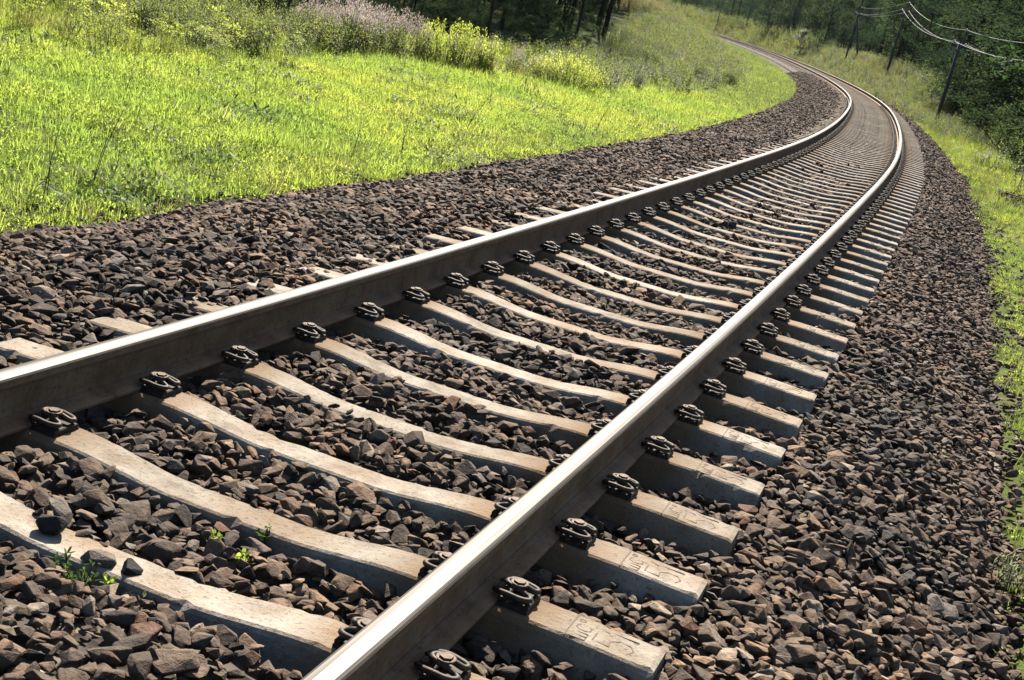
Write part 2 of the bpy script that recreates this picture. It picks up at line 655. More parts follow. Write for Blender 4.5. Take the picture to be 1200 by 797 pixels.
def stone_mesh(name, seed, n=13, flat=.62, bev=.05, mat='stone'):
    r = np.random.default_rng(seed)
    bm = bmesh.new()
    p = r.normal(size=(n, 3))
    p /= np.linalg.norm(p, axis=1)[:, None]
    p = np.sign(p) * np.abs(p) ** .8
    p *= r.uniform(.82, 1.06, (n, 1))
    sc = np.array([1.0, r.uniform(.62, .88), r.uniform(.42, .42 + .45 * flat)])
    p *= sc * .5
    for q in p:
        bm.verts.new(q)
    bmesh.ops.convex_hull(bm, input=bm.verts)
    for v in [v for v in bm.verts if not v.link_faces]:
        bm.verts.remove(v)
    bmesh.ops.dissolve_limit(bm, angle_limit=math.radians(14), verts=bm.verts, edges=bm.edges)
    if bev:
        bmesh.ops.bevel(bm, geom=list(bm.edges), offset=bev * .6, segments=1, profile=.6, affect='EDGES', clamp_overlap=True)
    bmesh.ops.triangulate(bm, faces=bm.faces)
    me = bpy.data.meshes.new(name)
    bm.to_mesh(me)
    bm.free()
    me.materials.append(M[mat])
    return me


def build_stones():
    objs = [bpy.data.objects.new('stone', stone_mesh('stone', 100 + i, 12 + i % 8, bev=.04 if i < 20 else 0)) for i in range(28)]
    coll = protos('stone_kinds', objs)
    P, R, SC, I = [], [], [], []
    zones = [(1.2, 9, .040, (.026, .062, .120)), (9, 17, .046, (.032, .066, .120)), (17, 34, .058, (.045, .074, .12)),
             (34, 62, .084, (.065, .095, .13)), (62, 105, .13, (.09, .12, .16))]
    for s0, s1, g, (a, md, b) in zones:
        ns, nl = int((s1 - s0) / g), int(6.3 / g)
        A, B = np.meshgrid(s0 + (np.arange(ns) + .5) * g, -3.45 + (np.arange(nl) + .5) * g, indexing='ij')
        A = A.ravel() + rng.uniform(-.5, .5, A.size) * g
        B = B.ravel() + rng.uniform(-.5, .5, B.size) * g
        jit = .12 * wob(A * 2.1, B * 1.3) * .6
        keep = (B > -3.30 + jit) & (B < 2.46 + jit)
        A, B = A[keep], B[keep]
        # thinning where stones stray over the edge onto the grass
        size = a + (b - a) * rng.beta(2.0, 4.2, A.size)
        nearest = S0 + np.round((A - S0) / SP) * SP
        on_sl = (np.abs(A - nearest) < .085 + .30 * size) & (np.abs(B) < 1.36)
        on_sl &= ~((A < 2.6) & (np.abs(B + .15) < .68))
        on_sl &= ~((B < -1.13) & (rng.random(A.size) < np.interp(-B, [1.06, 1.22], [.05, .95])))
        keep = ~on_sl
        A, B, size = A[keep], B[keep], size[keep]
        z = bed_z(A, B) + rng.uniform(-.030, .010, A.size) + .008
        under = np.abs(np.abs(B) - C) < .13
        z = np.where(under, np.minimum(z, -.085), z)
        z = z - np.interp(A, [5, 9, 18, 40, 60], [0, .014, .030, .055, .08]) * (np.abs(B) < .74)
        p = W(A, B, z)
        k = in_view(p)
        A, B, size, p = A[k], B[k], size[k], p[k]
        n = len(p)
        rot = np.stack([rng.normal(0, .38, n), rng.normal(0, .38, n), rng.uniform(0, 6.283, n)], -1)
        P.append(p)
        R.append(rot)
        sv = size[:, None] * 1.12 * np.stack([rng.uniform(.9, 1.2, n), rng.uniform(.85, 1.15, n), rng.uniform(.55, 1.05, n)], -1)
        SC.append(sv)
        I.append(rng.integers(0, 20, n) if s1 <= 17 else rng.integers(20, 28, n))
    # a few larger stones on top
    n = 900
    A = 1.5 + 22 * rng.random(n) ** 1.4
    B = rng.uniform(-3.2, 2.45, n)
    size = rng.uniform(.095, .135, n)
    nearest = S0 + np.round((A - S0) / SP) * SP
    keep = ~((np.abs(A - nearest) < .10 + .42 * size) & (np.abs(B) < 1.36)) & (np.abs(np.abs(B) - C) > .2)
    A, B, size = A[keep], B[keep], size[keep]
    p = W(A, B, bed_z(A, B) + .012)
    n = len(p)
    P.append(p)
    R.append(np.stack([rng.normal(0, .25, n), rng.normal(0, .25, n), rng.uniform(0, 6.283, n)], -1))
    SC.append(size[:, None] * np.ones((n, 3)))
    I.append(rng.integers(0, 20, n))
    # strays on the grass verges
    n = 2600
    A = 4 + 36 * rng.random(n) ** 1.3
    side = rng.random(n) < .35
    off = np.abs(rng.normal(0, .28, n))
    B = np.where(side, -3.3 - off, 2.45 + off)
    p = W(A, B, 0)
    p[:, 2] = H(A, B) + .015
    P.append(p)
    R.append(np.stack([rng.normal(0, .4, n), rng.normal(0, .4, n), rng.uniform(0, 6.283, n)], -1))
    SC.append(rng.uniform(.035, .08, n)[:, None] * np.ones((n, 3)))
    I.append(rng.integers(0, 20, n))
    scatter('gravel', np.concatenate(P), np.concatenate(R), np.concatenate(SC), np.concatenate(I), coll,
            'crushed brown grey ballast stones around and between the sleepers', 'gravel')
    # dark heap on the verge by the right edge of the picture
    n = 420
    A = 31.0 + rng.normal(0, 1.3, n)
    B = 3.45 + rng.normal(0, .22, n)
    p = W(A, B, 0)
    p[:, 2] = H(A, B) + rng.uniform(0, .16, n) * np.exp(-((A - 31) / 1.5) ** 2)
    scatter('gravel_heap', p, rng.uniform(0, 6.28, (n, 3)), rng.uniform(.07, .15, n)[:, None] * np.ones((n, 3)), rng.integers(20, 28, n), coll,
            'patch of spilled dark stones on the green verge beyond the ballast', 'gravel')
    return objs


build_ground()
build_bed()
STONES = build_stones()


# ------------------------------------------------------------------ rails
def build_rails():
    ss = np.unique(np.round(np.concatenate([np.arange(-3, 60, .4), np.arange(60, 345, 1.5)]), 3))
    # half profiles (lateral, height) of a heavy rail, outline counter-clockwise
    head = [(-.0155, .134), (-.0345, .139), (-.0365, .144), (-.0360, .166), (-.0325, .1725), (-.0250, .1765), (-.0100, .1795), (0, .180),
            (.0100, .1795), (.0250, .1765), (.0325, .1725), (.0360, .166), (.0365, .144), (.0345, .139), (.0155, .134)]
    web = [(-.013, .030), (-.0095, .045), (-.009, .08), (-.0095, .118), (-.0150, .1345), (.0150, .1345), (.0095, .118), (.009, .08), (.0095, .045), (.013, .030)]
    foot = [(-.075, .004), (-.075, .0125), (-.071, .0155), (-.030, .0240), (-.016, .0305), (.016, .0305), (.030, .0240), (.071, .0155), (.075, .0125), (.075, .004)]
    for sign, lab in ((-1, 'left running rail, its shaded rusty web facing the camera, meadow beyond'),
                      (1, 'right running rail with gleaming polished top, nearest the bottom edge')):
        root = empty('rail', tuple(W(0, sign * C, 0)))
        tag(root, lab, 'rail', 'steel rails')
        base = np.array(root.location)
        for nm, prof in (('rail_head', head), ('rail_web', web), ('rail_foot', foot)):
            pr = np.array(prof)
            n = len(pr)
            v = np.concatenate([W(np.full(n, q), sign * C + pr[:, 0], pr[:, 1]) for q in ss]) - base
            f, mi = [], []
            for i in range(len(ss) - 1):
                for k in range(n):
                    j = (k + 1) % n
                    f.append((i * n + k, i * n + j, (i + 1) * n + j, (i + 1) * n + k))
                    x = (pr[k, 0] + pr[j, 0]) / 2
                    z = (pr[k, 1] + pr[j, 1]) / 2
                    mi.append(0 if (nm != 'rail_head' or z < .160 or k == n - 1) else (2 if z > .174 else 1))
            f.append(tuple(range(n)))
            mi.append(0)
            f = [q[::-1] for q in f]
            o = mesh_obj(nm, v, f, [M['rail_side'], M['rail_shoulder'], M['rail_top']], root, midx=mi)
            at = o.data.attributes.new('along', 'FLOAT_VECTOR', 'POINT')
            at.data.foreach_set('vector', np.stack([np.repeat(ss, n) * 1.2, np.tile(pr[:, 0], len(ss)) * 260, np.tile(pr[:, 1], len(ss)) * 20], -1).astype(np.float32).ravel())


build_rails()


# ------------------------------------------------------------------ sleepers
def sleeper_mesh(seed=0):
    """pre-stressed concrete sleeper, dipping in the middle, its arrises chipped"""
    r = np.random.default_rng(seed)
    hl = np.unique(np.concatenate([np.linspace(0, 1.335, 46), [1.35]]))
    lat = np.concatenate([-hl[:0:-1], hl])
    n_ = len(lat)
    a = np.abs(lat)
    top = -.037 * (1 - sm((a - .18) / .44)) - .010 * sm((a - 1.02) / .33) - .006 * (a > 1.34)
    hw = .071 + .011 * sm((a - .2) / .5)
    bw = .112 + .028 * sm((a - .2) / .5)
    ca = r.uniform(0, .0025, n_) + (r.random(n_) < .08) * r.uniform(.003, .011, n_)
    cb = r.uniform(0, .0025, n_) + (r.random(n_) < .08) * r.uniform(.003, .011, n_)
    ja, jb = r.normal(0, .0009, n_), r.normal(0, .0009, n_)
    v = []
    for x, t, w, b, c1, c2, j1, j2 in zip(lat, top, hw, bw, ca, cb, ja, jb):
        v += [(x, -b, -.20), (x, -w - .008 + j1, t - .016 - c1 * .8), (x, -w - .002 + c1, t - .005 - c1 * .5), (x, -w + .007 + c1 * 1.4, t + j1 * .4),
              (x, w - .007 - c2 * 1.4, t + j2 * .4), (x, w + .002 - c2, t - .005 - c2 * .5), (x, w + .008 + j2, t - .016 - c2 * .8), (x, b, -.20)]
    n = 8
    f = []
    for i in range(len(lat) - 1):
        for k in range(n):
            j = (k + 1) % n
            f.append((i * n + k, (i + 1) * n + k, (i + 1) * n + j, i * n + j))
    f.append(tuple(range(n)))
    f.append(tuple(range((len(lat) - 1) * n + n - 1, (len(lat) - 1) * n - 1, -1)))
    return v, f


def arc(p, q, r, n=6):
    return [p + (q - p) * i / n for i in range(n + 1)]


def fastening(parent, lat, out):
    """spring clip over the rail foot; out = +1 when it lies outward of +lat"""
    root = bpy.data.objects.new('rail_fastening', None)
    # angle plate is the body of the fastening
    def T(u, v_, w):       # u along the track, v away from the rail, w up
        return (lat + out * (v_ * .86 - .003), u * .84, w * .9 + .002)
    mb = MB()
    R = None
    mb.box(T(0, .052, .001), (.100, .125, .014), m=0, bev=.003)
    mb.box(T(0, .010, .015), (.022, .11, .014), m=0, bev=.003)
    mb.box(T(0, .100, .013), (.016, .115, .014), m=0, bev=.003)
    body = mb.build('rail_fastening', [M['plate']], parent)
    half = [(.036, -.024, .0295), (.048, -.016, .033), (.062, .004, .038), (.067, .03, .040), (.066, .065, .037), (.058, .092, .036), (.044, .103, .036), (.031, .094, .037),
            (.026, .072, .044), (.024, .048, .050), (.022, .026, .053), (.014, .010, .054), (0, .004, .054)]
    pts = [T(*p) for p in half] + [T(-u, v_, w) for u, v_, w in half[-2::-1]]
    # round the bends
    P = [Vector(p) for p in pts]
    sm_pts = []
    for i in range(len(P) - 1):
        p0, p1, p2, p3 = P[max(i - 1, 0)], P[i], P[i + 1], P[min(i + 2, len(P) - 1)]
        for k in range(3):
            t = k / 3
            sm_pts.append(.5 * ((2 * p1) + (-p0 + p2) * t + (2 * p0 - 5 * p1 + 4 * p2 - p3) * t * t + (-p0 + 3 * p1 - 3 * p2 + p3) * t ** 3))
    sm_pts.append(P[-1])
    c = MB()
    c.tube(sm_pts, .0088, 8)
    c.build('spring_clip', [M['clip']], body, smooth=True)
    b = MB()
    b.tube([T(0, .045, .018), T(0, .045, .058)], .012, 8)
    b.tube([T(0, .045, .057), T(0, .045, .064)], .026, 12)
    b.tube([T(0, .045, .064), T(0, .045, .070)], .0185, 6)
    b.box(T(0, -.006, .0300), (.034, .036, .012), bev=.003)
    b.build('bolt', [M['bolt']], body)
    return body


def marking(parent):
    """letters cast into the outer end, as thin dark grooves"""
    mb = MB()
    zt = .0008
    def stroke(p, q, w=.0045):
        p, q = Vector(p), Vector(q)
        d = q - p
        an = math.atan2(d.y, d.x)
        lat = abs((p.x + q.x) / 2)
        z0 = -.010 * float(sm((lat - 1.02) / .33))
        mb.box(((p.x + q.x) / 2, (p.y + q.y) / 2, z0), (d.length + w * .6, w, 2 * zt), Matrix.Rotation(an, 3, 'Z'))
    def glyph(strokes, x, y, h, w, sw):
        sw *= .72
        # text reads along +y (across the sleeper), its top towards the rail (-x)
        for pl in strokes:
            for a, b in zip(pl[:-1], pl[1:]):
                stroke((x + h * (1 - a[1]), y + w * a[0]), (x + h * (1 - b[1]), y + w * b[0]), sw)
    stroke((1.085, -.080), (1.085, .078), .004)
    sha = [[(0, 1), (0, 0), (1, 0), (1, 1)], [(.5, 0), (.5, 1)]]
    es = [[(.95, .85), (.7, 1), (.3, 1), (.05, .75), (.05, .25), (.3, 0), (.7, 0), (.95, .15)]]
    ring = [[(0, .5), (.3, 1), (.8, 1), (1, .5), (.8, 0), (.3, 0), (0, .5)]]
    five = [[(.9, 1), (.1, 1), (.05, .58), (.6, .62), (.95, .40), (.9, .12), (.5, 0), (.05, .1)]]
    one = [[(0, .75), (.5, 1), (.5, 0)]]
    glyph(sha, 1.100, -.068, .042, .040, .0055)
    glyph(es, 1.100, -.014, .042, .036, .0055)
    glyph(ring, 1.098, .036, .016, .016, .004)
    glyph(five, 1.160, -.048, .115, .062, .0055)
    glyph(one, 1.160, .034, .115, .024, .005)
    o = mb.build('marking', [M['groove']], parent)
    return o


ORD = ['first', 'second', 'third', 'fourth', 'fifth', 'sixth', 'seventh', 'eighth', 'ninth', 'tenth', 'eleventh', 'twelfth', 'thirteenth', 'fourteenth', 'fifteenth',
       'sixteenth', 'seventeenth', 'eighteenth', 'nineteenth', 'twentieth']
TENS = {20: 'twenty', 30: 'thirty', 40: 'forty', 50: 'fifty'}


def ordinal(n):
    if n <= 20:
        return ORD[n - 1]
    if n % 10 == 0:
        return {30: 'thirtieth', 40: 'fortieth', 50: 'fiftieth'}[n]
    return TENS[n // 10 * 10] + '-' + ORD[n % 10 - 1]


def build_sleepers():
    v, f = sleeper_mesh()
    variants = []
    for q in range(7):
        t = mesh_obj('sleeper', *sleeper_mesh(q + 1), M['concrete'], link=False)
        variants.append(t.data)
        bpy.data.objects.remove(t)
    def proto(detail):
        o = mesh_obj('sleeper', v, f, M['concrete'])
        if detail:
            for lat, out in ((-C - .075, -1), (-C + .075, 1), (C - .075, -1), (C + .075, 1)):
                b = fastening(o, lat, out)
                if detail == 1:         # too far to tell bolt and spring apart
                    for ch in list(b.children):
                        bpy.data.objects.remove(ch)
            if detail == 2:
                marking(o)
        return o
    near = proto(2)
    mid = copy_tree(near)
    for ch in list(mid.children):
        if ch.name.startswith('marking'):
            bpy.data.objects.remove(ch)
    far = mesh_obj('sleeper', v, f, M['concrete'])
    first = {0: True, 1: True, 2: True}
    protos_ = [near, mid, far]
    r = random.Random(3)
    rest = MB()
    count = 0
    k0 = -3
    for k in range(k0, 545):
        s = S0 + SP * k + (r.uniform(-.012, .012) if k > 1 else 0)
        if s > 335:
            break
        if k == -1:
            s += .04
        p = W(s, 0, 0)
        th = float(heading(s))
        if count >= 300:
            cs, sn = math.cos(th), math.sin(th)
            rest.add([(p[0] + cs * q[0] - sn * q[1], p[1] + sn * q[0] + cs * q[1], p[2] + q[2]) for q in v], f)
            continue
        lev = 0 if k < 22 else (1 if k < 105 else 2)
        o = protos_[lev] if first[lev] else copy_tree(protos_[lev])
        first[lev] = False
        o.location = p
        o.rotation_euler = (0, 0, th + r.uniform(-.006, .006))
        o.data = variants[k % 7] if k < 40 else o.data
        for ch in o.children:
            if ch.name.startswith('rail_fastening'):
                ch.location = (r.uniform(-.003, .003), r.uniform(-.010, .010), r.uniform(-.002, .002))
        count += 1
        n = k + 3
        if k < -2:
            lab = 'concrete sleeper under heaped ballast just below the picture edge'
        elif k == -2:
            lab = 'concrete sleeper lowest in view, mostly cut off by the bottom edge'
        elif k == -1:
            lab = 'concrete sleeper carrying two dark loose stones, half buried in ballast lower left'
        elif n <= 50:
            lab = 'worn pale concrete sleeper, %s one counting up the track from the bottom edge' % ordinal(n)
        elif s < 55:
            lab = 'small pale sleeper in the close striped rows just before the bend blurs'
        else:
            lab = 'far sleeper lost in the grey blurred strip between the rails round the bend'
        tag(o, lab, 'sleeper', 'concrete sleepers under the track')
    tag(rest.build('distant_sleepers', [M['concrete']]), 'farthest sleepers blending into one grey strip where the track vanishes', 'sleepers', kind='stuff')


build_sleepers()


# ------------------------------------------------------------------ loose stones lying on sleepers
def pix_ground(px, py, z):
    d = _f + CR * (px - 600) / FPX - CU * (py - 398.5) / FPX
    t = (z - CAM[2]) / d[2]
    return CAM + d * t


def loose_stone(px, py, z, size, seed, label, rz=0., sc=(1, 1, 1), tilt=0):
    me = stone_mesh('stone', seed, 26, 1.2, bev=.04, mat='stone' if 'slab' in label else 'dark_stone')
    o = bpy.data.objects.new('stone', me)
    COL.objects.link(o)
    p = pix_ground(px, py, z)
    zs = [v.co.z for v in me.vertices]
    o.location = (p[0], p[1], z - min(zs) * size * sc[2] * .52)
    o.scale = (size * sc[0], size * sc[1], size * sc[2])
    o.rotation_euler = (tilt, 0, rz)
    tag(o, label, 'stone')


loose_stone(60, 622, -.027, .095, 511, 'dark blocky stone lying flat on the pale sleeper at the left edge', .35, (1, .8, .8))
loose_stone(154, 672, -.042, .064, 512, 'small rounded dark stone sitting alone on the lowest full sleeper', 1.0, (1, 1, 1.05))
loose_stone(117, 662, -.046, .110, 513, 'broad slab stone resting on the sleeper edge beside the small round stone', .2, (1, .8, .8))
loose_stone(520, 656, -.03, .05, 514, 'little black stone tucked against the sleeper end beside the right rail', .3)


# ------------------------------------------------------------------ vegetation prototypes (unlinked)
def blade(mb_v, mb_f, base, direction, h, w, bend, r, seg=3):
    """one bent grass blade as a tapering strip"""
    d = np.array([math.cos(direction), math.sin(direction), 0])
    sdir = np.array([-d[1], d[0], 0])
    n = len(mb_v)
    for i in range(seg + 1):
        t = i / seg
        c = np.array(base) + d * (bend * t * t * h) + np.array([0, 0, h * (t - .28 * bend * t * t)])
        ww = w * (1 - t) ** .7 * .5
        if i < seg:
            mb_v.append(tuple(c - sdir * ww))
            mb_v.append(tuple(c + sdir * ww))
        else:
            mb_v.append(tuple(c))
    for i in range(seg - 1):
        a = n + 2 * i
        mb_f.append((a, a + 1, a + 3, a + 2))
    a = n + 2 * (seg - 1)
    mb_f.append((a, a + 1, a + 2))


def leaf(v, f, base, az, el, ln, w, curl=.3):
    """oval leaf folded a little along its midrib"""
    d = np.array([math.cos(az) * math.cos(el), math.sin(az) * math.cos(el), math.sin(el)])
    sd = np.array([-math.sin(az), math.cos(az), 0])
    up = np.cross(d, sd)
    n = len(v)
    b = np.array(base)
    pts = [b, b + d * ln * .35 - sd * w * .5 - up * w * .12, b + d * ln * .35 + sd * w * .5 - up * w * .12,
           b + d * ln * .72 - sd * w * .38 - np.array([0, 0, curl * ln * .18]), b + d * ln * .72 + sd * w * .38 - np.array([0, 0, curl * ln * .18]),
           b + d * ln - np.array([0, 0, curl * ln * .45])]
    v.extend([tuple(p) for p in pts])
    f.extend([(n, n + 2, n + 4, n + 3, n + 1)[::1], (n + 3, n + 4, n + 5)])


def pobj(name, v, f, mats, midx=None):
    return mesh_obj(name, v, f, mats, link=False, midx=midx)


def tuft(seed, n, rad, h0, h1, w, bend, mat):
    r = random.Random(seed)
    v, f = [], []
    for _ in range(n):
        a, q = r.uniform(0, 6.283), rad * math.sqrt(r.random())
        blade(v, f, (q * math.cos(a), q * math.sin(a), -.01), a + r.gauss(0, .9), r.uniform(h0, h1), w * r.uniform(.7, 1.3), r.uniform(.15, bend), r)
    return pobj('grass_tuft', v, f, M[mat])


def herb(seed, n, rad, h, ln, w, mat, el=(.2, 1.1)):
    """low leafy plant cover: leaves on short stalks"""
    r = random.Random(seed)
    v, f = [], []
    for _ in range(n):
        a, q = r.uniform(0, 6.283), rad * math.sqrt(r.random())
        leaf(v, f, (q * math.cos(a), q * math.sin(a), r.uniform(.0, h)), r.uniform(0, 6.283), r.uniform(*el), ln * r.uniform(.6, 1.3), w * r.uniform(.7, 1.3), r.uniform(0, .8))
    return pobj('leafy_herb', v, f, M[mat])


def stalk(seed, h, nst, spread, leaf_m, head_m, head='plume', ln=.11, w=.025, nleaf=9, hn=18):
    """clump of upright stems with leaves and a head"""
    r = random.Random(seed)
    mb = MB()
    for _ in range(nst):
        a = r.uniform(0, 6.283)
        q = spread * math.sqrt(r.random())
        b = Vector((q * math.cos(a), q * math.sin(a), 0))
        hh = h * r.uniform(.7, 1.12)
        lean = Vector((r.gauss(0, .10), r.gauss(0, .10), 0)) * hh
        pts = [b, b + lean * .3 + Vector((0, 0, hh * .5)), b + lean + Vector((0, 0, hh))]
        mb.tube(pts, [.004, .003, .0015], 3, m=0, cap=False)
        v, f = [], []
        for i in range(nleaf):
            t = r.uniform(.08, .85)
            c = pts[0].lerp(pts[2], t)
            leaf(v, f, c, r.uniform(0, 6.283), r.uniform(.1, 1.0), ln * (1.2 - .6 * t) * r.uniform(.7, 1.3), w * r.uniform(.7, 1.3), .6)
        mb.add(v, f, 1)
        v, f = [], []
        top = pts[2]
        if head == 'plume':
            for i in range(hn):
                t = r.random()
                c = top + Vector((r.gauss(0, .03), r.gauss(0, .03), -.22 * hh * t + .03))
                leaf(v, f, c, r.uniform(0, 6.283), r.uniform(.2, 1.3), .05 * r.uniform(.6, 1.4), .012, .2)
        elif head == 'gold':
            for i in range(hn):
                t = r.random()
                c = top + Vector((r.gauss(0, .05), r.gauss(0, .05), -.25 * hh * t * t + .02))
                leaf(v, f, c, r.uniform(0, 6.283), r.uniform(-.3, .9), .06 * r.uniform(.6, 1.4), .022, .3)
        mb.add(v, f, 2)
    return mb.build('weed_clump', [M['stem'], M[leaf_m], M[head_m]], link=False)


def field(s0, s1, l0, l1, dens, cond=None, margin=70):
    n = int((s1 - s0) * (l1 - l0) * dens)
    s = rng.uniform(s0, s1, n)
    lat = rng.uniform(l0, l1, n)
    k = np.ones(n, bool)
    if cond is not None:
        k &= cond(s, lat)
    s, lat = s[k], lat[k]
    p = W(s, lat, 0)
    p[:, 2] = H(s, lat)
    k = in_view(p, margin)
    return s[k], lat[k], p[k]


def put(name, parts, coll, label, cat, tilt=.12):
    """parts: (points, index choices, scale lo, hi)"""
    P, R, SC, I = [], [], [], []
    for p, choices, lo, hi in parts:
        n = len(p)
        if not n:
            continue
        P.append(p)
        R.append(np.stack([rng.normal(0, tilt, n), rng.normal(0, tilt, n), rng.uniform(0, 6.283, n)], -1))
        sc = rng.uniform(lo, hi, n)
        SC.append(np.stack([sc * rng.uniform(.9, 1.1, n), sc * rng.uniform(.9, 1.1, n), sc * rng.uniform(.8, 1.2, n)], -1))
        I.append(rng.choice(choices, n))
    scatter(name, np.concatenate(P), np.concatenate(R), np.concatenate(SC), np.concatenate(I), coll, label, cat)


def left_edge(s):
    return -3.25 + .13 * np.sin(s * 1.9) + .10 * np.sin(s * 4.7 + 1) + .06 * np.sin(s * 11.3)


def right_edge(s):
    return 2.50 + .08 * np.sin(s * 1.6 + 2) + .06 * np.sin(s * 5.1)


def build_meadow():
    objs = [tuft(i, 34, .12, .05, .12, .0075, 1.1, 'meadow') for i in range(3)]                 # 0-2 fine grass
    objs += [herb(20 + i, 46, .15, .07, .038, .013, 'meadow', (.2, 1.3)) for i in range(3)]               # 3-5 lush leaves
    objs += [herb(30 + i, 30, .15, .05, .085, .022, 'meadow_dark', (.1, .8)) for i in range(2)]   # 6-7 dark broad leaves
    objs += [tuft(40 + i, 34, .15, .08, .20, .009, 1.0, 'meadow') for i in range(2)]            # 8-9 longer grass
    objs += [tuft(50, 22, .10, .08, .22, .006, .8, 'dry')]                                      # 10 dry
    objs += [stalk(60, .55, 2, .03, 'weed', 'weed', 'plume', .06, .014, 7, 10)]                 # 11 lone tall stems
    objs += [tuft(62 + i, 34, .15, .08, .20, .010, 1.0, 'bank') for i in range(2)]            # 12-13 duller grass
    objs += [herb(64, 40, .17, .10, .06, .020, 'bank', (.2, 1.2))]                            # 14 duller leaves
    for i, o in enumerate(objs):
        o.name = 'meadow_kind_%02d' % i
    coll = protos('meadow_kinds', objs)
    inside = lambda s, l: l < left_edge(s)
    parts = []
    edge = lambda s, l: (l < left_edge(s)) & (l > -4.6)
    s, l, p = field(3, 24, -12.5, -3.2, 95, inside)
    parts.append((p, [0, 1, 2, 0, 1, 3, 3, 4, 5, 8], .5, 1.15))
    s, l, p = field(10, 46, -13.5, -3.2, 42, inside)
    parts.append((p, [0, 1, 2, 0, 1, 8, 9, 4, 5], .6, 1.25))
    s, l, p = field(24, 44, -13, -3.2, 40, inside)
    parts.append((p, [0, 1, 3, 4, 5, 8, 9], .9, 1.5))
    # dark broad-leaved patches, close to the ballast
    n = noise2
    s, l, p = field(4, 32, -10, -3.3, 14, lambda s, l: inside(s, l) & (n(s, l) > .38))
    parts.append((p, [6, 7, 14], .8, 1.5))
    s, l, p = field(3, 45, -4.2, -3.2, 30, inside)
    parts.append((p, [10, 10, 12, 13, 6, 3], .6, 1.1))
    s, l, p = field(4, 28, -10, -3.5, .35, inside)
    parts.append((p, [11], .6, 1.2))
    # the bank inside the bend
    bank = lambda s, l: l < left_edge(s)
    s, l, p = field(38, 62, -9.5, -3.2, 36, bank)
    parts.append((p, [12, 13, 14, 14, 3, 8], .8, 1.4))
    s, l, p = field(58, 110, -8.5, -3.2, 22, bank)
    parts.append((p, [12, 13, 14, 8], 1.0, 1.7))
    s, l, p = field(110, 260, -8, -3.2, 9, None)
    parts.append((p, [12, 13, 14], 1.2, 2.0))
    put('grass', parts, coll, 'bright yellow green meadow grass and herbs left of the track', 'grass')


def noise2(a, b):
    return .5 * np.sin(1.1 * a + 2.3 * b) + .4 * np.sin(2.3 * a - 1.7 * b + .7) + .3 * np.sin(3.9 * a + .6 * b + 2)


def in_left_wood(s, l, off=0.):
    p = W(s, l, 0)
    return p[..., 0] < np.interp(p[..., 1], [20, 30, 33, 45, 56, 78, 97, 116, 150], [-14.6, -12.4, -10.2, -12.0, -14.8, -20.2, -25.2, -30.8, -42]) + off


